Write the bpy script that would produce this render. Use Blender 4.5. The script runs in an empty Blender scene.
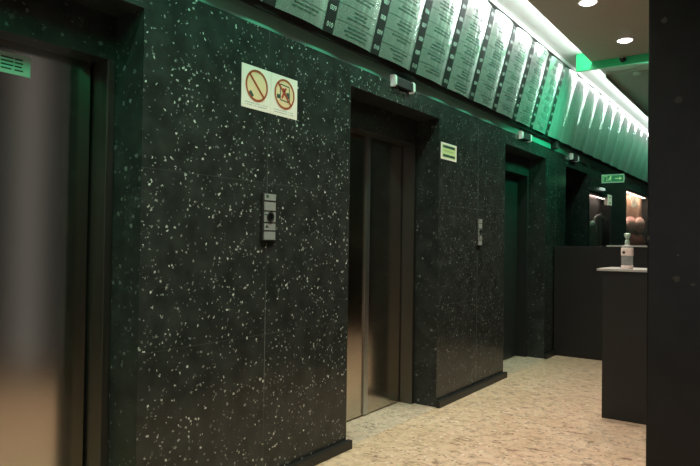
import bpy, bmesh, math, random
from mathutils import Vector, Matrix
random.seed(7)
S = bpy.context.scene
COL = S.collection
# ------------------------------------------------------------------ camera
CAM = Vector((2.2732, 0.0, 1.3))
yaw, pit, rol = math.radians(35.188), math.radians(.8787), math.radians(.8101)
d = Vector((-math.sin(yaw)*math.cos(pit), math.cos(yaw)*math.cos(pit), math.sin(pit)))
ri = Vector((math.cos(yaw), math.sin(yaw), 0)); up = ri.cross(d)
r2 = ri*math.cos(rol)+up*math.sin(rol); u2 = -ri*math.sin(rol)+up*math.cos(rol)
cd = bpy.data.cameras.new('camera'); cam = bpy.data.objects.new('camera', cd); COL.objects.link(cam)
cd.sensor_width = 36; cd.lens = 620.4*36/700; cd.clip_start = .05
M = Matrix((r2, u2, -d)).transposed().to_4x4(); M.translation = CAM
cam.matrix_world = M
S.camera = cam
# ------------------------------------------------------------------ world and exposure
w = bpy.data.worlds.new('world'); S.world = w; w.use_nodes = True
w.node_tree.nodes['Background'].inputs[0].default_value = (1.0, 1.0, .98, 1)
w.node_tree.nodes['Background'].inputs[1].default_value = .62
S.view_settings.view_transform = 'Standard'; S.view_settings.look = 'None'
S.view_settings.exposure = 0.0; S.view_settings.gamma = 1
S.view_settings.use_curve_mapping = False

def area(name, loc, direction, sx, sy, power, color, spread=180):
    l = bpy.data.lights.new(name, 'AREA'); l.shape = 'RECTANGLE'; l.size = sx; l.size_y = sy
    l.energy = power; l.color = color; l.spread = math.radians(spread)
    o = bpy.data.objects.new(name, l); COL.objects.link(o); o.location = loc
    z = -Vector(direction).normalized(); x = Vector((0, 1, 0)); y = z.cross(x)
    o.matrix_world = Matrix.Translation(loc) @ Matrix((x, y, z)).transposed().to_4x4()
    return o
def spot(name, loc, power, color, angle=100, blend=.8, radius=.05):
    l = bpy.data.lights.new(name, 'SPOT'); l.energy = power; l.color = color
    l.spot_size = math.radians(angle); l.spot_blend = blend; l.shadow_soft_size = radius
    o = bpy.data.objects.new(name, l); COL.objects.link(o); o.location = loc
    return o
GREEN = (.03, 1.0, .46)
# white tubes in the ceiling cove, added green strips below them wash the wall
area('cove_tube_white', (.56, 2.9, 3.31), (-1, 0, -.35), 7.7, .03, 42, (.86, 1, .94))
area('cove_tube_white_far', (.495, 10.2, 3.31), (-1, 0, -.2), 5.6, .02, 20, (.88, 1, .94))
area('wall_wash_green', (.56, 3.2, 3.255), (-.56, 0, -.92), 7.6, .02, 18, GREEN, 80)
area('wall_wash_green_far', (.50, 10.2, 3.29), (-.5, 0, -.8), 5.6, .02, 14, GREEN, 80)
# green lamps on the beam across the ceiling and on the one behind the camera
area('beam_lamp_green', (1.15, 6.85, 3.14), (-.9, 0, -.45), .03, .5, 14, GREEN, 85)
area('beam_lamp_green_near', (1.15, .3, 3.15), (-.75, .25, -.7), .05, .5, 11, GREEN, 110)
area('cove_tube_cross', (1.6, 6.88, 3.22), (0, .8, .6), .03, 2.0, 9, (1, 1, .96))
DL = [(.99, .55), (.99, 1.69), (.99, 2.83), (.99, 3.97), (.965, 5.113), (1.014, 6.25)]
for i, (x, y) in enumerate(DL):
    spot('downlight_beam', (x, y, 3.20), 125, (1, .79, .66), 105, .9)
# ------------------------------------------------------------------ materials
def mat(name, col=(.5, .5, .5), rough=.5, metal=0, emit=None, es=0, spec=.5, trans=0, ior=1.45, coat=0, aniso=0):
    m = bpy.data.materials.new(name); m.use_nodes = True
    b = m.node_tree.nodes['Principled BSDF']
    b.inputs['Base Color'].default_value = (*col, 1); b.inputs['Roughness'].default_value = rough
    b.inputs['Metallic'].default_value = metal; b.inputs['Specular IOR Level'].default_value = spec
    b.inputs['Transmission Weight'].default_value = trans; b.inputs['IOR'].default_value = ior
    b.inputs['Coat Weight'].default_value = coat; b.inputs['Anisotropic'].default_value = aniso
    if emit:
        b.inputs['Emission Color'].default_value = (*emit, 1); b.inputs['Emission Strength'].default_value = es
    return m
class NT:
    def __init__(s, m): s.t = m.node_tree; s.b = s.t.nodes['Principled BSDF']
    def n(s, typ, **kw):
        x = s.t.nodes.new(typ)
        for k, v in kw.items(): setattr(x, k, v)
        return x
    def l(s, a, b): s.t.links.new(a, b)
    def math(s, op, a, b=None, clamp=False):
        x = s.n('ShaderNodeMath', operation=op); x.use_clamp = clamp
        for i, v in enumerate((a, b)):
            if v is None: continue
            if isinstance(v, (int, float)): x.inputs[i].default_value = v
            else: s.l(v, x.inputs[i])
        return x.outputs[0]
    def mix(s, f, a, b):
        x = s.n('ShaderNodeMix', data_type='RGBA')
        if isinstance(f, (int, float)): x.inputs[0].default_value = f
        else: s.l(f, x.inputs[0])
        for i, v in ((6, a), (7, b)):
            if isinstance(v, tuple): x.inputs[i].default_value = (*v, 1)
            else: s.l(v, x.inputs[i])
        return x.outputs[2]
    def ramp(s, f, lo, hi):
        x = s.n('ShaderNodeMapRange'); x.inputs[1].default_value = lo; x.inputs[2].default_value = hi
        s.l(f, x.inputs[0]); return x.outputs[0]
    def coord(s): return s.n('ShaderNodeTexCoord').outputs['Object']
    def vor(s, co, scale, rnd=1.0, feature='F1'):
        x = s.n('ShaderNodeTexVoronoi', feature=feature); x.inputs['Scale'].default_value = scale
        x.inputs['Randomness'].default_value = rnd; s.l(co, x.inputs['Vector']); return x
    def noise(s, co, scale, det=3, rough=.5, dist=0):
        x = s.n('ShaderNodeTexNoise'); x.inputs['Scale'].default_value = scale
        x.inputs['Detail'].default_value = det; x.inputs['Roughness'].default_value = rough
        x.inputs['Distortion'].default_value = dist
        s.l(co, x.inputs['Vector']); return x
def granite(name, base=(.022, .0265, .0245), flake=(.62, .68, .65), amount=1.0, joints=True, rough=.22, big=False):
    m = mat(name, base, rough, spec=.36); q = NT(m); co = q.coord()
    wn = q.noise(co, 85, 2); vm = q.n('ShaderNodeVectorMath', operation='MULTIPLY_ADD')
    q.l(wn.outputs['Color'], vm.inputs[0]); vm.inputs[1].default_value = (.022,)*3; q.l(co, vm.inputs[2]); c2 = vm.outputs[0]
    clump = q.ramp(q.noise(co, 5, 3).outputs[0], .38, .66)
    tot = None
    for sc, rad, sel in ((40, .34, .87), (70, .36, .85), (24, .23, .91)) if not big else ((16, .22, .90),):
        v = q.vor(c2, sc)
        sp = q.n('ShaderNodeSeparateColor'); q.l(v.outputs['Color'], sp.inputs[0])
        pick = q.math('GREATER_THAN', q.math('ADD', sp.outputs[0], q.math('MULTIPLY', clump, .13)), sel+.04)
        rv = q.math('MULTIPLY', q.math('ADD', sp.outputs[2], .35), rad)
        inside = q.math('LESS_THAN', v.outputs['Distance'], rv)
        br = q.math('ADD', q.math('MULTIPLY', q.math('POWER', sp.outputs[1], 2.2), .85), .12)
        f = q.math('MULTIPLY', q.math('MULTIPLY', pick, inside), br)
        tot = f if tot is None else q.math('MAXIMUM', tot, f)
    tot = q.math('MULTIPLY', tot, amount)
    cloud = q.noise(co, 9, 4).outputs[0]
    b0 = q.mix(q.ramp(cloud, .35, .75), tuple(c*.75 for c in base), tuple(c*1.6 for c in base))
    c = q.mix(tot, b0, flake)
    if joints:
        s = q.n('ShaderNodeSeparateXYZ'); q.l(co, s.inputs[0]); jl = None
        for ax, val in (('Y', 2.45), ('Y', 5.21), ('Z', .806), ('Z', 1.612), ('Y', 7.5)):
            g = q.math('LESS_THAN', q.math('ABSOLUTE', q.math('SUBTRACT', s.outputs[ax], val)), .0022 if ax == 'Y' else .0013)
            g = q.math('MULTIPLY', g, .8 if ax == 'Y' else .35)
            jl = g if jl is None else q.math('MAXIMUM', jl, g)
        jn = q.ramp(q.noise(co, 3, 2).outputs[0], .3, .65)
        c = q.mix(q.math('MULTIPLY', jl, jn), c, (.16, .19, .18))
    q.l(c, q.b.inputs['Base Color'])
    return m
M_gran = granite('black_speckled_granite')
M_gran_b = granite('black_granite_flecks_dimmed', amount=.42, flake=(.55, .62, .58))  # same stone, its dimness further off put into the fleck colour
M_gran_plain = granite('black_granite_reveal', amount=.25, joints=False, rough=.3)
M_col = granite('black_granite_column_glints', base=(.006, .0065, .006), amount=.35, joints=False, flake=(.45, .45, .32), big=True, rough=.35)  # large beige flakes paint the edge glints into the column stone
def floor_mat(name, a, b, dark, spk, rough):
    m = mat(name, a, rough); q = NT(m); co = q.coord()
    c = q.mix(q.ramp(q.noise(co, 2.2, 5, .6, 1.2).outputs[0], .3, .7), a, b)
    c = q.mix(q.math('MULTIPLY', q.ramp(q.noise(co, 15, 5, .75).outputs[0], .48, .64), .75), c, tuple(x*.55 for x in b))
    st = q.n('ShaderNodeMapping'); st.inputs['Rotation'].default_value = (0, 0, .7); st.inputs['Scale'].default_value = (1, 1.7, 1); q.l(co, st.inputs[0])
    n2 = q.noise(st.outputs[0], 9, 6, .72, 1.2).outputs[0]
    c = q.mix(q.math('MULTIPLY', q.ramp(n2, .56, .63), .75), c, dark)
    v = q.vor(co, spk); sp = q.n('ShaderNodeSeparateColor'); q.l(v.outputs['Color'], sp.inputs[0])
    f = q.math('MULTIPLY', q.math('GREATER_THAN', sp.outputs[0], .84), q.math('LESS_THAN', v.outputs['Distance'], .30))
    c = q.mix(q.math('MULTIPLY', f, .7), c, dark)
    f2 = q.math('MULTIPLY', q.math('LESS_THAN', sp.outputs[0], .12), q.math('LESS_THAN', v.outputs['Distance'], .35))
    c = q.mix(q.math('MULTIPLY', f2, .5), c, (.85, .8, .72))
    q.l(c, q.b.inputs['Base Color']); return m
M_floor = floor_mat('beige_granite_floor', (.70, .57, .43), (.58, .44, .30), (.16, .10, .065), 30, .34)
M_thresh = floor_mat('grey_speckled_granite', (.62, .53, .43), (.50, .42, .33), (.05, .045, .04), 48, .35)
def brushed(name, col, rough, stretch, amp=.12, metal=1.0):
    m = mat(name, col, rough, metal); q = NT(m); co = q.coord()
    mp = q.n('ShaderNodeMapping'); mp.inputs['Scale'].default_value = stretch; q.l(co, mp.inputs[0])
    n = q.noise(mp.outputs[0], 1, 3).outputs[0]
    r = q.n('ShaderNodeMapRange'); q.l(n, r.inputs[0]); r.inputs[1].default_value = .3; r.inputs[2].default_value = .7
    r.inputs[3].default_value = rough-amp*.5; r.inputs[4].default_value = rough+amp*.5
    q.l(r.outputs[0], q.b.inputs['Roughness']); return m
M_steel = brushed('brushed_steel_door', (.50, .455, .39), .17, (30, 90, 1.5), .0)
M_dsteel = mat('steel_shade_in_colour', (.020, .022, .022), .45, spec=.25)  # same lift steel, dimness of the far doors put into the colour
M_steel_l = brushed('pale_steel_strip', (.5, .5, .49), .35, (30, 90, 1.5), .1)
M_jamb = brushed('steel_jamb', (.16, .155, .14), .40, (60, 60, 1.5), .1)
M_plate = brushed('brushed_aluminium', (.82, .86, .83), .25, (60, 60, 1.5), .0, .76)
q = NT(M_plate); mp = q.n('ShaderNodeMapping'); mp.inputs['Scale'].default_value = (0, 9, .12); q.l(q.coord(), mp.inputs[0])
bp = q.n('ShaderNodeBump'); bp.inputs['Strength'].default_value = .5; bp.inputs['Distance'].default_value = .022
q.l(q.noise(mp.outputs[0], 1, 1).outputs[0], bp.inputs['Height']); q.l(bp.outputs[0], q.b.inputs['Normal'])
M_black = mat('matt_black', (.012, .014, .013), .5)
M_fascia = mat('fascia_teal_reflection', (.16, .32, .28), .45)  # teal reflected light put into the fascia colour
M_white = mat('white_plaster', (.66, .66, .64), .7)
M_brown = mat('brown_ceiling', (.48, .365, .33), .6)
M_brown2 = mat('grey_brown_ceiling', (.42, .38, .34), .6)
M_green = mat('beam_green_light', (.03, .50, .20), .35)  # green light on the white beam put into its base colour
M_dark = mat('dark_counter', (.010, .0105, .010), .45)
M_top = mat('pale_stone_top', (.45, .46, .45), .3)
M_num = mat('white_number', (.75, .8, .77), .5)
M_ink = mat('dark_ink', (.03, .07, .055), .6)
M_txt = mat('grey_green_ink', (.045, .09, .07), .6)
M_paper = mat('white_sign', (.93, .80, .76), .45)
M_cream = mat('cream_disc', (.88, .62, .40), .5)
M_red = mat('orange_red_ring', (.42, .075, .025), .45)
M_redi = mat('red_ink', (.5, .05, .04), .5)
M_yel = mat('pale_yellow_sign', (.62, .66, .33), .5)
M_lamp = mat('downlight_glow', (1, 1, 1), .5, emit=(1, .93, .85), es=9)
M_trimw = mat('white_trim', (.6, .58, .56), .4)
M_cap = mat('white_lantern_cap', (.85, .85, .82), .4, emit=(1, 1, .95), es=.08)
M_glass = mat('clear_glass', (1, 1, 1), .03, trans=1, ior=1.45)
M_gel = mat('clear_gel', (.80, .86, .84), .12, trans=.75, ior=1.35)
M_pump = mat('pale_green_pump', (.5, .66, .57), .35)
M_chrome = mat('chrome', (.7, .7, .7), .15, 1)
M_sticker = mat('pale_green_sticker', (.42, .70, .58), .5)
# ------------------------------------------------------------------ mesh helpers
def box(bm, a, b, bev=0):
    v = bmesh.ops.create_cube(bm, size=1)['verts']
    s = [b[i]-a[i] for i in range(3)]; c = [(b[i]+a[i])/2 for i in range(3)]
    for x in v: x.co = Vector((x.co.x*s[0]+c[0], x.co.y*s[1]+c[1], x.co.z*s[2]+c[2]))
    if bev:
        e = {e for x in v for e in x.link_edges}
        bmesh.ops.bevel(bm, geom=list(e), offset=bev, segments=2, affect='EDGES', profile=.7)
def cyl(bm, p0, p1, r, r1=None, seg=24):
    p0, p1 = Vector(p0), Vector(p1); L = (p1-p0).length
    m = Matrix.Translation((p0+p1)/2) @ (p1-p0).to_track_quat('Z', 'Y').to_matrix().to_4x4()
    bmesh.ops.create_cone(bm, cap_ends=True, segments=seg, radius1=r, radius2=r if r1 is None else r1, depth=L, matrix=m)
def prism(bm, pts, f, t0, t1):
    """pts: 2-D outline; f(u, v, t) gives a 3-D point; solid between t0 and t1"""
    a = [bm.verts.new(f(u, v, t0)) for u, v in pts]; b = [bm.verts.new(f(u, v, t1)) for u, v in pts]
    n = len(pts)
    bm.faces.new(a); bm.faces.new(b[::-1])
    for i in range(n): bm.faces.new((a[i], b[i], b[(i+1) % n], a[(i+1) % n]))
def lathe(bm, prof, c, seg=24, sx=1, sy=1):
    rings = []
    for r, z in prof:
        rings.append([bm.verts.new((c[0]+sx*r*math.cos(2*math.pi*k/seg), c[1]+sy*r*math.sin(2*math.pi*k/seg), c[2]+z)) for k in range(seg)])
    for A, B in zip(rings, rings[1:]):
        for k in range(seg): bm.faces.new((A[k], A[(k+1) % seg], B[(k+1) % seg], B[k]))
    bm.faces.new(rings[0][::-1]); bm.faces.new(rings[-1])
def obj(name, bm, m, parent=None, smooth=False):
    bmesh.ops.recalc_face_normals(bm, faces=bm.faces)
    me = bpy.data.meshes.new(name); bm.to_mesh(me); bm.free()
    for mm in (m if isinstance(m, (list, tuple)) else [m]): me.materials.append(mm)
    o = bpy.data.objects.new(name, me); COL.objects.link(o); o.parent = parent
    if smooth:
        for p in me.polygons: p.use_smooth = True
        md = o.modifiers.new('split', 'EDGE_SPLIT'); md.split_angle = math.radians(40)
    return o
def boxes(name, lst, m, parent=None, bev=0):
    bm = bmesh.new()
    for a, b in lst: box(bm, a, b, bev)
    return obj(name, bm, m, parent)
def tag(o, label, cat, group=None):
    o['label'] = label; o['category'] = cat
    if group: o['group'] = group
    return o
def struct(o): o['kind'] = 'structure'; return o
def empty(name, loc, rot=(0, 0, 0)):
    o = bpy.data.objects.new(name, None); COL.objects.link(o); o.location = loc; o.rotation_euler = rot
    o.empty_display_size = .1; return o
def text_bm(bm, body, size, f, depth=.0006):
    """flat letters as mesh; f(u, v, t) -> 3-D"""
    cu = bpy.data.curves.new('t', 'FONT'); cu.body = body; cu.size = size; cu.align_x = 'CENTER'; cu.align_y = 'CENTER'
    cu.extrude = 0; cu.resolution_u = 3
    o = bpy.data.objects.new('t', cu); COL.objects.link(o)
    dg = bpy.context.evaluated_depsgraph_get(); me = bpy.data.meshes.new_from_object(o.evaluated_get(dg))
    vs = [bm.verts.new(f(v.co.x, v.co.y, depth)) for v in me.vertices]
    for p in me.polygons:
        try: bm.faces.new([vs[i] for i in p.vertices])
        except ValueError: pass
    bpy.data.objects.remove(o); bpy.data.curves.remove(cu); bpy.data.meshes.remove(me)
# ------------------------------------------------------------------ structure
YE = 13.9            # far end of the corridor
LIN, GT = 2.30, 2.432
OPEN = [(.43, 1.66), (3.212, 4.443), (5.86, 7.117), (7.907, 8.96)]
struct(boxes('floor', [((-.9, -3, -.1), (3.6, YE+.2, 0))], M_floor))
segs = [(-3, .43), (1.66, 3.212), (4.443, 5.86), (7.117, 7.907), (8.96, 9.05)]
L = [((-.40, a, 0), (0, b, LIN)) for a, b in segs]
L += [((-.40, -3, LIN), (0, 3.9, GT)), ((-.40, 3.9, LIN), (0, 9.05, GT))]
# beyond the fourth lift: wall with two display windows
L += [((-.40, 9.05, 2.08), (0, 10.4, GT)), ((-.40, 9.05, 0), (0, 10.4, 1.05)),
      ((-.40, 10.4, 0), (0, 11.5, GT)), ((-.40, 11.5, 2.30), (0, YE, GT)), ((-.40, 11.5, 0), (0, YE, 1.05))]
struct(boxes('wall_left', L, [M_gran, M_gran_plain, M_gran_b]))
for p in bpy.data.objects['wall_left'].data.polygons:
    p.material_index = 1 if p.normal.x < .5 else 2 if p.center.y > 4.44 else 0
struct(boxes('trim_1', [((-.40, -3, GT), (-.004, YE, 3.40))], M_fascia))
struct(boxes('wall_back', [((-.5, YE, 0), (3.6, YE+.2, 3.6))], M_gran_plain))
struct(boxes('wall_right', [((2.75, 3.1, 0), (2.95, YE, 3.6)), ((3.2, -3, 0), (3.4, 3.1, 3.6))], M_dark))
# skirtings
def skirt(n, y0, y1):
    bm = bmesh.new(); box(bm, (0, y0-.012, 0), (.036, y1+.022, .056), .006)
    struct(obj('baseboard_left' if n == 0 else 'baseboard_left.%03d' % n, bm, M_dark))
for i, (a, b) in enumerate([(1.66, 3.212), (4.443, 5.86), (7.117, 7.40)]): skirt(i, a, b)
# ceiling: white cove ceiling above, brown slabs hanging below it, green beam between
struct(boxes('ceiling', [((-.4, -3, 3.36), (3.6, YE+.2, 3.5))], M_white))
struct(boxes('ceiling_brown_slab', [((.574, -3, 3.25), (3.3, 6.80, 3.30))], M_brown)).name = 'trim_2'
struct(boxes('trim_3', [((.514, 7.71, 3.335), (3.3, YE, 3.36))], M_brown2))
b = struct(boxes('trim_4', [((.41, 6.82, 3.172), (3.3, 6.86, 3.36))], M_green))
b.data.materials.append(M_white)
for p in b.data.polygons:
    if p.normal.z < -.5: p.material_index = 1
struct(boxes('trim_5', [((.0, -3, 3.318), (.255, YE, 3.36)), ((.504, 7.71, 3.295), (.518, YE, 3.345))], M_white))
# column on the right
bm = bmesh.new(); box(bm, (1.732, 3.2, 0), (2.75, 3.85, 3.36), .008)
struct(obj('wall_pillar', bm, M_col)).name = 'wall_right_column'
# ------------------------------------------------------------------ lift doors
def lift(n, y0, y1, seam, label, M_steel=None, M_jamb=None):
    M_steel = M_steel or globals()['M_steel']; M_jamb = M_jamb or globals()['M_jamb']
    e = empty('door_%d' % n, (-.31, (y0+y1)/2, 0)); struct(e); e['label'] = label
    T = Matrix.Translation(-Vector(e.location))
    def part(name, lst, m, bev=0):
        o = boxes(name, lst, m, e, bev); o.data.transform(T); return o
    part('header', [((-.40, y0, 2.10), (-.20, y1, LIN))], M_gran_plain)
    for a, b in ((y0, y0+.04), (y1-.04, y1)):
        part('door_jamb', [((-.34, a, 0), (-.20, b, 2.10))], M_jamb, .003)
    part('door_leaf', [((-.35, y0+.04, .012), (-.322, seam-.002, 2.10))], M_steel)
    part('door_leaf', [((-.345, seam+.002, .012), (-.315, y1-.052, 2.10))], M_steel)
    part('leaf_edge_strip', [((-.322, seam-.055, .012), (-.308, seam-.004, 2.10))], M_steel_l, .003)
    part('threshold', [((-.32, y0, 0), (-.0, y1, .002))], M_thresh)
    part('backing', [((-.40, y0, 0), (-.352, y1, 2.12))], M_black)
    return e
lift(1, .43, 1.66, .98, 'dark steel lift door at the left edge with a pale green notice high on it')
lift(2, 3.212, 4.443, 3.925, 'steel lift door with a bright vertical strip, between the two widest granite piers')
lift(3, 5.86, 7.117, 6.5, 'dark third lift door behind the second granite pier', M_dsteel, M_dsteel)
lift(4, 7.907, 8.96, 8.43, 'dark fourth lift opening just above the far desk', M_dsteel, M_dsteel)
# ------------------------------------------------------------------ directory panels
LEAN = math.atan2(.20, .75); PLEN = .776; PX, PZ = .05, 2.54
SAG = .022
def pf(y):            # empties of panels share this placement
    return (PX, y, PZ), (0, LEAN, 0)
board = boxes('trim_6', [((-.035, 1.0, -.035), (-.006, YE, PLEN-.012))], M_black)
board.location = (PX, 0, PZ); board.rotation_euler = (0, LEAN, 0); struct(board)
def surf(u, w_, t=0):
    return SAG*(1-(2*u/w_-1)**2)+t
def make_panel(width, rows=True, seed=0):
    rnd = random.Random(seed)
    e = empty('directory_panel', (0, 0, 0))
    bm = bmesh.new(); N = 18
    A = [bm.verts.new((surf(width*i/N, width), width*i/N, 0)) for i in range(N+1)]
    B = [bm.verts.new((surf(width*i/N, width), width*i/N, PLEN)) for i in range(N+1)]
    A2 = [bm.verts.new((surf(width*i/N, width)-.005, width*i/N, 0)) for i in range(N+1)]
    B2 = [bm.verts.new((surf(width*i/N, width)-.005, width*i/N, PLEN)) for i in range(N+1)]
    for i in range(N):
        bm.faces.new((A[i], A[i+1], B[i+1], B[i])); bm.faces.new((A2[i+1], A2[i], B2[i], B2[i+1]))
        bm.faces.new((A[i+1], A[i], A2[i], A2[i+1])); bm.faces.new((B[i], B[i+1], B2[i+1], B2[i]))
    for i in (0, N): bm.faces.new((A[i], B[i], B2[i], A2[i]))
    obj('plate', bm, M_plate, e, True)
    if rows:
        def strip(bm, u0, u1, v0, v1, t=.0012, n=6):
            for k in range(n):
                a = u0+(u1-u0)*k/n; b_ = u0+(u1-u0)*(k+1)/n
                q = [bm.verts.new((surf(x, width, t), x, z)) for x, z in ((a, v0), (b_, v0), (b_, v1), (a, v1))]
                bm.faces.new(q)
        for r in range(1, 8):
            bm = bmesh.new(); strip(bm, .004, width-.004, r*.097-.0012, r*.097+.0012, n=14)
            obj('row_line', bm, M_ink, e)
        for r in range(8):
            bm = bmesh.new()
            for ln in range(3 if rnd.random() < .7 else 2):
                z = r*.097+.075-ln*.023; u = width*.5-rnd.uniform(.06, .13); end = width-u
                while u < end:
                    wl = rnd.uniform(.02, .05); x = u
                    while x < min(u+wl, end):      # a word: a run of upright letter strokes on a base stroke
                        strip(bm, x, x+.0042, z-.0055, z+.0055, n=1); x += .0055
                    u += wl+.010
            obj('row_text', bm, M_txt, e)
    return e
def copy_tree(o, parent=None):
    c = o.copy(); COL.objects.link(c)
    if parent: c.parent = parent
    for ch in list(o.children): copy_tree(ch, c)
    return c
ordn = ['first', 'second', 'third', 'fourth', 'fifth', 'sixth', 'seventh', 'eighth', 'ninth', 'tenth', 'eleventh', 'twelfth', 'thirteenth']
G1 = 'brushed metal directory plates above the lifts'
PW = .412; PITCH = .508
where = ['mostly above the frame', 'over the granite joint', 'over the left half of the second lift', 'beside the nearest lantern', 'just past the nearest lantern', 'over the yellow notice', 'top edge almost in frame', 'arched top showing', 'meeting the second lantern', 'last before the green beam']
protos = [make_panel(PW, True, s) for s in (1, 2, 3)]
for k in range(10):
    e = protos[k] if k < 3 else copy_tree(protos[k % 3])
    e.location, e.rotation_euler = pf(1.925+PITCH*k)
    tag(e, 'engraved metal plate, %s from left, %s' % (ordn[k], where[k]), 'directory panel', G1)
def make_strip():
    e = empty('number_strip', (0, 0, 0))
    boxes('strip_backing', [((-.006, 0, 0), (.004, PITCH-PW-.008, PLEN-.01))], M_black, e)
    c = (PITCH-PW-.008)/2
    for r in range(8):
        bm = bmesh.new(); text_bm(bm, '%03d' % (10-r), .040, lambda u, v, t, r=r: (.0045+t, c+u, .045+r*.097+v))
        obj('number', bm, M_num, e)
    return e
s0 = make_strip()
for k in range(10):
    e = s0 if k == 0 else copy_tree(s0)
    e.location, e.rotation_euler = pf(1.925+PITCH*k+PW+.004)
    tag(e, 'black strip of white three-digit numbers, %s from the left, right beside the %s metal plate' % (ordn[k], ordn[k]), 'number strip', 'black number strips between the metal plates')
SAG = .036
far0 = make_panel(.500, False)
for k in range(13):
    e = far0 if k == 0 else copy_tree(far0)
    e.location, e.rotation_euler = pf(7.005+PITCH*k)
    tag(e, 'plain rib-like metal plate, %s along the row beyond the green beam' % ordn[k], 'directory panel', 'far metal plates beyond the green beam')
# ------------------------------------------------------------------ lanterns over the lift doors
def lantern(yc, label, first=None):
    if first is None:
        e = empty('hall_lantern', (0, yc, 2.395))
        bm = bmesh.new(); box(bm, (-.004, -.12, .012), (.036, .12, .076), .005); obj('housing', bm, M_black, e)
        for s in (-1, 1):
            bm = bmesh.new(); prism(bm, [(-.004, .004), (.03, .004), (.042, .016), (.042, .072), (.03, .084), (-.004, .084)],
                                    lambda u, v, t: (u, t, v), s*.12, s*.14)
            obj('end_cap', bm, M_cap, e)
    else:
        e = copy_tree(first)
        e.location.y = yc
    return tag(e, label, 'lantern', 'hall lanterns above the lift doors')
lt = lantern(3.83, 'black lantern with two white end caps above the brightly reflecting second lift')
lantern(6.37, 'small white-capped lantern above the third lift opening', lt)
lantern(8.2, 'tiny white-capped lantern above the fourth lift opening, beyond the beam', lt)
lantern(11.0, 'furthest white-capped lantern, above the exit sign\'s right end', lt)
bm = bmesh.new(); box(bm, (-.004, 7.30, 2.437), (.06, 7.40, 2.535), .006)
tag(obj('speaker_box', bm, M_black), 'small black box mounted under the plates on the third pier', 'speaker')
# ------------------------------------------------------------------ signs
def wallf(x0, y0, z0): return lambda u, v, t: (x0+t, y0+u, z0+v)
def disc(bm, f, cu, cv, r, t0, t1, n=48):
    prism(bm, [(cu+r*math.cos(2*math.pi*k/n), cv+r*math.sin(2*math.pi*k/n)) for k in range(n)], f, t0, t1)
def ring(bm, f, cu, cv, r0, r1, t0, t1, n=48):
    for k in range(n):
        a, b_ = 2*math.pi*k/n, 2*math.pi*(k+1)/n
        prism(bm, [(cu+r0*math.cos(a), cv+r0*math.sin(a)), (cu+r1*math.cos(a), cv+r1*math.sin(a)),
                   (cu+r1*math.cos(b_), cv+r1*math.sin(b_)), (cu+r0*math.cos(b_), cv+r0*math.sin(b_))], f, t0, t1)
def rect(bm, f, u0, v0, u1, v1, t0, t1): prism(bm, [(u0, v0), (u1, v0), (u1, v1), (u0, v1)], f, t0, t1)
def bar(bm, f, p, q, w_, t0, t1):
    p, q = Vector(p), Vector(q); n = Vector((-(q-p).y, (q-p).x)).normalized()*w_/2
    prism(bm, [tuple(p+n), tuple(p-n), tuple(q-n), tuple(q+n)], f, t0, t1)
def prohib(y0, label, kind):
    W, H = .2175, .223
    e = empty('prohibition_sign', (0.0, y0, 1.987)); f = wallf(0, 0, 0)
    bm = bmesh.new(); rect(bm, f, 0, 0, W, H, 0, .003); obj('plate', bm, M_paper, e)
    cu, cv, R = W/2, .125, .083
    bm = bmesh.new(); disc(bm, f, cu, cv, R, .003, .0035); obj('disc', bm, M_cream, e)
    bm = bmesh.new()
    if kind == 0:
        bar(bm, f, (cu-.052, cv-.037), (cu-.030, cv-.062), .024, .0035, .004)
        bar(bm, f, (cu-.062, cv-.044), (cu-.04, cv-.066), .012, .0035, .004)
    else:
        for a, b_ in (((-.035, -.035), (-.035, .05)), ((-.035, .05), (.038, .045)), ((.038, .045), (.042, -.04)), ((.042, -.04), (-.035, -.035))):
            bar(bm, f, (cu+a[0], cv+a[1]), (cu+b_[0], cv+b_[1]), .006, .0035, .004)
        rect(bm, f, cu-.062, cv-.03, cu-.036, cv-.008, .0035, .004); rect(bm, f, cu+.015, cv-.02, cu+.038, cv+.012, .0035, .004)
    obj('pictogram', bm, M_ink, e)
    if kind == 1:
        bm = bmesh.new(); bar(bm, f, (cu-.022, cv-.025), (cu+.01, cv+.035), .014, .004, .0045); bar(bm, f, (cu+.02, cv-.02), (cu-.014, cv+.03), .014, .004, .0045)
        obj('red_mark', bm, M_redi, e)
    bm = bmesh.new(); ring(bm, f, cu, cv, R-.011, R, .0045, .005); s = (R-.006)*.7071
    bar(bm, f, (cu-s, cv+s), (cu+s, cv-s), .011, .0045, .005); obj('ring_and_slash', bm, M_red, e)
    bm = bmesh.new(); x = .02; rr = random.Random(kind)
    for v in (.028, .016):
        x = .025
        while x < W-.03:
            rect(bm, f, x, v, x+.004, v+.005, .003, .0033); x += .0062 if rr.random() < .85 else .014
    obj('caption', bm, mat('grey_ink', (.35, .35, .34), .6), e)
    tag(e, label, 'sign', 'prohibition signs on the first granite pier')
prohib(2.246, 'white sign with red ring and slash over a small dark cigarette, left of the pair', 0)
prohib(2.465, 'white sign with red ring and slash over a boxed figure, right of the pair', 1)
# yellow-green notice on the second pier
e = empty('notice_sign', (0, 4.47, 1.985)); f = wallf(0, 0, 0)
bm = bmesh.new(); rect(bm, f, 0, 0, .285, .135, 0, .003); obj('border', bm, M_paper, e)
bm = bmesh.new(); rect(bm, f, .02, .014, .265, .121, .003, .0035); obj('field', bm, M_yel, e)
bm = bmesh.new(); rect(bm, f, .035, .022, .250, .042, .0035, .004); rect(bm, f, .035, .095, .250, .115, .0035, .004); obj('black_bars', bm, M_ink, e)
bm = bmesh.new(); x = .05
while x < .235: rect(bm, f, x, .066, x+.004, .074, .0035, .0038); x += .008
obj('caption', bm, mat('olive_ink', (.3, .32, .12), .6), e)
tag(e, 'small white-bordered pale yellow notice with two black bars on the second pier', 'sign')
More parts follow.
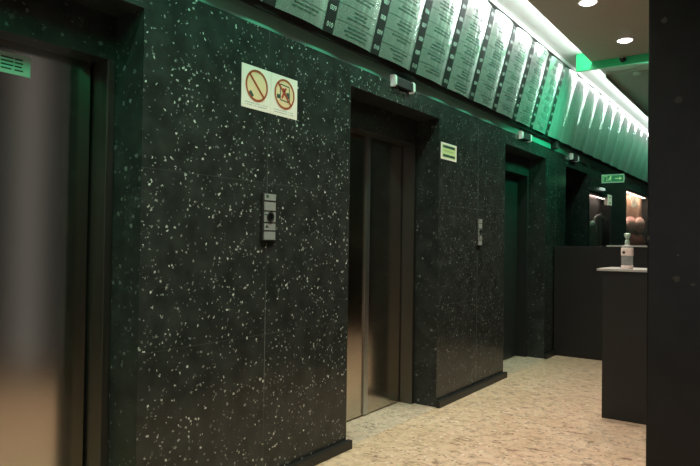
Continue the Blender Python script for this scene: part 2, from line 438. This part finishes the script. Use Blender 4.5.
# pale green sticker on the first lift door
e = empty('door_notice', (-.315, 1.09, 1.968)); f = wallf(0, 0, 0)
bm = bmesh.new(); rect(bm, f, 0, 0, .245, .085, -.001, .002); obj('sheet', bm, M_sticker, e)
bm = bmesh.new()
for v in (.016, .031, .046, .061):
    for a, b_ in ((.01, .06), (.066, .115), (.125, .175), (.18, .215)):
        rect(bm, f, a, v, b_-random.uniform(0, .012), v+.006, .002, .0025)
obj('printed_lines', bm, M_ink, e)
tag(e, 'pale green notice with printed lines stuck high on the leftmost lift door', 'sign')
# ------------------------------------------------------------------ call button stations
def call_station(y0, y1, z0, z1, label, kind):
    W, H = y1-y0, z1-z0
    e = empty('call_button_panel', (0, y0, z0)); f = wallf(0, 0, 0)
    bm = bmesh.new(); box(bm, (0, 0, 0), (.018, W, H), .003); obj('housing', bm, M_jamb, e)
    cuts = [0, .20, .375, .62, .83, 1]
    for a, b_ in zip(cuts, cuts[1:]):
        bm = bmesh.new(); box(bm, (.018, .008, a*H+.004), (.021, W-.006, b_*H-.004), .001); obj('face_plate', bm, M_cs, e)
    bm = bmesh.new(); cyl(bm, (.021, W*.52, H*.5), (.026, W*.52, H*.5), .021); obj('button', bm, M_chrome, e, True)
    bm = bmesh.new(); ring(bm, f, W*.52, H*.5, .019, .026, .021, .028, 24); obj('button_ring', bm, M_black, e)
    bm = bmesh.new(); rect(bm, f, W*.2, H*.9, W*.38, H*.96, .021, .0215); rect(bm, f, W*.2, H*.27, W*.45, H*.29, .021, .0215); rect(bm, f, W*.12, H*.53, W*.26, H*.56, .021, .0215); obj('markings', bm, M_ink, e)
    bm = bmesh.new(); cyl(bm, (.021, W*.25, H*.3), (.023, W*.25, H*.3), .006); obj('keyhole', bm, M_chrome, e)
    tag(e, label, 'call panel', 'lift call stations on the piers')
M_cs = mat('satin_steel_plate', (.42, .46, .45), .45, .5)
call_station(2.402, 2.503, 1.305, 1.556, 'steel lift call station on the joint line of the nearest pier', 0)
call_station(5.178, 5.27, 1.29, 1.53, 'narrow dim lift call station on the second pier, further away', 1)
# ------------------------------------------------------------------ near counter and bottle
e = empty('counter', (1.125, 4.97, 0))
T = Matrix.Translation(-Vector(e.location))
bm = bmesh.new(); box(bm, (1.125, 4.97, 0), (2.70, 5.40, 1.112), .004); o = obj('body', bm, M_dark, e); o.data.transform(T)
bm = bmesh.new(); box(bm, (1.085, 4.955, 1.112), (2.70, 5.42, 1.130), .004); o = obj('countertop', bm, M_top, e); o.data.transform(T)
tag(e, 'tall black counter with a thin pale top beside the right column', 'counter')
e = empty('reception_desk', (0, 7.41, 0)); T = Matrix.Translation(-Vector(e.location))
bm = bmesh.new(); box(bm, (.01, 7.43, 0), (2.70, 7.80, 1.295), .004); o = obj('body', bm, M_dark, e); o.data.transform(T)
bm = bmesh.new(); box(bm, (.60, 7.415, 1.295), (2.70, 7.82, 1.311), .003); o = obj('desktop', bm, M_top, e); o.data.transform(T)
tag(e, 'long black reception desk crossing the corridor at the far end', 'desk')
bx, by, bz = 1.283, 5.05, 1.1305
e = empty('sanitizer_bottle', (bx, by, bz))
bm = bmesh.new(); lathe(bm, [(.030, 0), (.040, .004), (.042, .02), (.042, .155), (.036, .172), (.016, .184), (.014, .19)], (0, 0, 0), 28, 1, .8); obj('body', bm, M_gel, e, True)
bm = bmesh.new(); lathe(bm, [(.0425, .001), (.0433, .004), (.0433, .022), (.0425, .026)], (0, 0, 0), 28, 1, .8); obj('base', bm, M_paper, e, True)
bm = bmesh.new(); lathe(bm, [(.0425, .1), (.0437, .101), (.0437, .154), (.0425, .155)], (0, 0, 0), 28, 1, .8); obj('label', bm, M_paper, e, True)
bm = bmesh.new(); cyl(bm, (-.018, -.0345, .124), (-.018, -.0375, .124), .011, seg=16); obj('label_mark', bm, M_ink, e)
bm = bmesh.new(); lathe(bm, [(.017, .184), (.018, .19), (.018, .21), (.011, .216), (.011, .228), (.022, .246), (.024, .264), (.010, .270)], (0, 0, 0), 24); obj('pump', bm, M_pump, e, True)
bm = bmesh.new(); cyl(bm, (0, -.01, .252), (.0, -.042, .248), .006, .004, 12); obj('nozzle', bm, M_pump, e, True)
tag(e, 'clear hand sanitizer bottle with white label and pale pump, on the near counter', 'bottle')
# ------------------------------------------------------------------ ceiling fittings
def downlight(x, y, label, proto=None):
    if proto is None:
        e = empty('recessed_downlight', (x, y, 3.25))
        bm = bmesh.new(); n = 32; f = lambda u, v, t: (u, v, t)
        ring(bm, f, 0, 0, .0665, .08, -.006, .004, n); obj('trim_ring', bm, M_trimw, e)
        bm = bmesh.new(); lathe(bm, [(.02, -.022), (.045, -.017), (.066, -.004), (.066, .002)], (0, 0, 0), n); obj('lamp_face', bm, M_lamp, e, True)
    else:
        e = copy_tree(proto); e.location = (x, y, 3.25)
    return tag(e, label, 'downlight', 'lit downlights in the brown ceiling')
p = downlight(*DL[5], 'lit round downlight nearest the green beam')
downlight(*DL[4], 'lit round downlight at the top edge, cut by the frame', p)
e = empty('dome_camera', (.886, 6.80, 3.215))
bm = bmesh.new(); cyl(bm, (0, -.02, .034), (0, -.02, .012), .036); obj('mount', bm, mat('tan_mount', (.33, .25, .2), .5), e, True)
bm = bmesh.new(); bmesh.ops.create_uvsphere(bm, u_segments=24, v_segments=14, radius=.033, matrix=Matrix.Translation((0, -.02, .008))); obj('dome', bm, mat('dark_dome', (.01, .012, .012), .12), e, True)
tag(e, 'small dark dome camera under the ceiling at the green beam', 'camera')
bm = bmesh.new(); lathe(bm, [(.03, -.03), (.042, -.022), (.046, 0)], (.83, 7.83, 3.335), 24)
tag(obj('smoke_detector', bm, mat('pale_detector', (.55, .57, .53), .5), None, True), 'pale round smoke detector on the ceiling just beyond the green beam', 'detector')
# ------------------------------------------------------------------ exit sign
e = empty('exit_sign', (.176, 9.0, 2.168)); f = lambda u, v, t: (u, -t, v)
bm = bmesh.new(); rect(bm, f, 0, 0, .29, .115, 0, .02); obj('housing', bm, mat('exit_pale', (.45, .7, .5), .4, emit=(.35, .8, .45), es=.20), e)
bm = bmesh.new(); rect(bm, f, .012, .014, .28, .10, .02, .022); obj('green_face', bm, mat('exit_green', (.03, .25, .1), .4, emit=(.02, .22, .08), es=.35), e)
bm = bmesh.new(); pl = mat('exit_light', (.6, .85, .5), .4, emit=(.5, .9, .4), es=.30)
# running figure, doorway and arrow
disc(bm, f, .118, .084, .009, .022, .023, 16)
for a, b_, w_ in (((.118, .074), (.108, .05), .014), ((.108, .05), (.126, .036), .008), ((.126, .036), (.122, .02), .007), ((.108, .05), (.092, .034), .008),
               ((.092, .034), (.078, .034), .007), ((.118, .07), (.136, .06), .006), ((.116, .07), (.098, .064), .006), ((.098, .064), (.092, .05), .006)):
    bar(bm, f, a, b_, w_, .022, .023)
for a, b_ in (((.028, .02), (.028, .09)), ((.028, .09), (.07, .09)), ((.07, .09), (.07, .02))): bar(bm, f, a, b_, .006, .022, .023)
obj('running_figure', bm, pl, e); bm = bmesh.new()
bar(bm, f, (.175, .056), (.235, .056), .014, .022, .023)
prism(bm, [(.230, .032), (.265, .056), (.230, .08)], f, .022, .023)
obj('arrow', bm, pl, e)
bm = bmesh.new(); box(bm, (-.18, -.014, .045), (0, -.006, .07)); obj('bracket', bm, M_black, e)
tag(e, 'green exit sign with running figure and arrow projecting below the far plates', 'sign')
bm = bmesh.new(); box(bm, (0, 9.6, 2.13), (.04, 9.8, 2.165), .005)
tag(obj('emergency_light', bm, mat('pale_diffuser', (.7, .72, .68), .4, emit=(.8, .9, .8), es=.4)), 'tiny white emergency light under the exit sign', 'light')
# ------------------------------------------------------------------ display windows at the end
def window(n, y0, y1, z1, back, label):
    e = empty('window_%d' % n, (0, y0, 1.05)); struct(e)
    T = Matrix.Translation(-Vector(e.location))
    o = boxes('alcove_back', [((-.399, y0, 1.05), (-.16, y1, z1))], back, e); o.data.transform(T)
    o = boxes('pane', [((-.030, y0+.02, 1.07), (-.022, y1-.02, z1-.02))], M_glass, e); o.data.transform(T)
    o = boxes('window_frame', [((-.04, y0, 1.05), (-.01, y0+.02, z1)), ((-.04, y1-.02, 1.05), (-.01, y1, z1)), ((-.04, y0, z1-.02), (-.01, y1, z1)), ((-.04, y0, 1.05), (-.01, y1, 1.07))], M_black, e); o.data.transform(T)
    return e
window(1, 9.05, 10.4, 2.08, mat('dim_alcove', (.10, .095, .085), .6), '')
window(2, 11.5, 13.75, 2.30, mat('warm_alcove', (.30, .20, .13), .6), '')
# contents of the two display windows
bm = bmesh.new(); cyl(bm, (-.09, 9.10, 2.03), (-.09, 9.75, 2.03), .018)
tag(obj('glow_tube', bm, mat('pink_lamp_reflection', (.8, .6, .55), .4, emit=(1, .62, .52), es=1.1), None, True), 'pinkish glowing bar standing for a lamp reflection along the top of the dark display window', 'lamp')  # glowing bar put in for the reflection of a lamp
bm = bmesh.new(); box(bm, (.0, 10.12, 2.02-.08), (.006, 10.38, 2.10))
nt = obj('paper_notice', bm, mat('cream_notice_glow', (.75, .68, .55), .5, emit=(1, .9, .7), es=.15))  # slight glow put into the paper, which is no lamp
tag(nt, 'cream notice with two dark marks at the right end of the dark display window', 'notice')
bm = bmesh.new(); box(bm, (.006, 10.19, 2.055), (.0075, 10.31, 2.07)); box(bm, (.006, 10.19, 1.965), (.0075, 10.31, 1.98)); obj('dark_marks', bm, M_ink, nt)
e = empty('display_stand', (-.09, 9.94, 1.05))
mst = mat('dull_metal', (.45, .43, .4), .35, .4)
bm = bmesh.new(); lathe(bm, [(.05, 0), (.045, .02), (.015, .04), (.013, .74), (.025, .76)], (0, .12, 0), 20); obj('post', bm, mst, e, True)
bm = bmesh.new()
for k in range(10):
    a, b_ = math.pi*k/10, math.pi*(k+1)/10
    cyl(bm, (0, .06-.34*math.cos(a), .62+.10*math.sin(a)), (0, .06-.34*math.cos(b_), .62+.10*math.sin(b_)), .017, seg=10)
obj('curved_rail', bm, mst, e, True)
bm = bmesh.new(); bmesh.ops.create_uvsphere(bm, u_segments=18, v_segments=12, radius=.065, matrix=Matrix.Translation((0, -.40, .52)) @ Matrix.Diagonal((1, 2.2, 1.6, 1))); obj('ball', bm, mst, e, True)
tag(e, 'dim metal stand with a curved rail inside the dark display window', 'stand')
area('window_fill_dim', (-.09, 9.7, 2.04), (0, 0, -1), 1.1, .04, 2.2, (1, .80, .72))  # added fill that brightens the contents of the dim window
# red and pink cushioned shapes in the lit window
reds = [((.85, .50, .46), 12.32, 1.70, .42), ((.9, .58, .52), 13.2, 1.72, .42), ((.80, .24, .20), 12.45, 1.38, .40), ((.85, .30, .25), 13.3, 1.39, .40)]
names = ['upper left', 'upper right', 'lower left', 'lower right']
for (c, y, z, r), nm in zip(reds, names):
    bm = bmesh.new(); bmesh.ops.create_uvsphere(bm, u_segments=24, v_segments=16, radius=1)
    for v in bm.verts: v.co = Vector((-.095+.06*v.co.x, y+r*v.co.y, z+.155*v.co.z))
    tag(obj('round_cushion', bm, mat('soft_red', c, .6), None, True), 'soft %s round form, %s of four in the lit display window' % ('pink' if z > 1.5 else 'dark red', nm), 'cushion', 'rounded red forms in the lit window')
bm = bmesh.new(); box(bm, (-.10, 12.38, 2.04), (-.092, 12.95, 2.25)); tag(obj('white_poster', bm, mat('poster_white', (.75, .68, .55), .5)), 'pale upright poster hanging in the lit display window', 'poster')
area('window_tube', (-.09, 12.6, 2.27), (0, 0, -1), 2.0, .06, 36, (1, .80, .66))
bm = bmesh.new(); cyl(bm, (-.09, 11.6, 2.28), (-.09, 13.7, 2.28), .012)
tag(obj('glow_tube', bm, mat('warm_tube', (1, .8, .6), .4, emit=(1, .8, .62), es=1.2), None, True), 'warm tube lamp along the top of the lit display window', 'lamp')
bpy.context.view_layer.update()
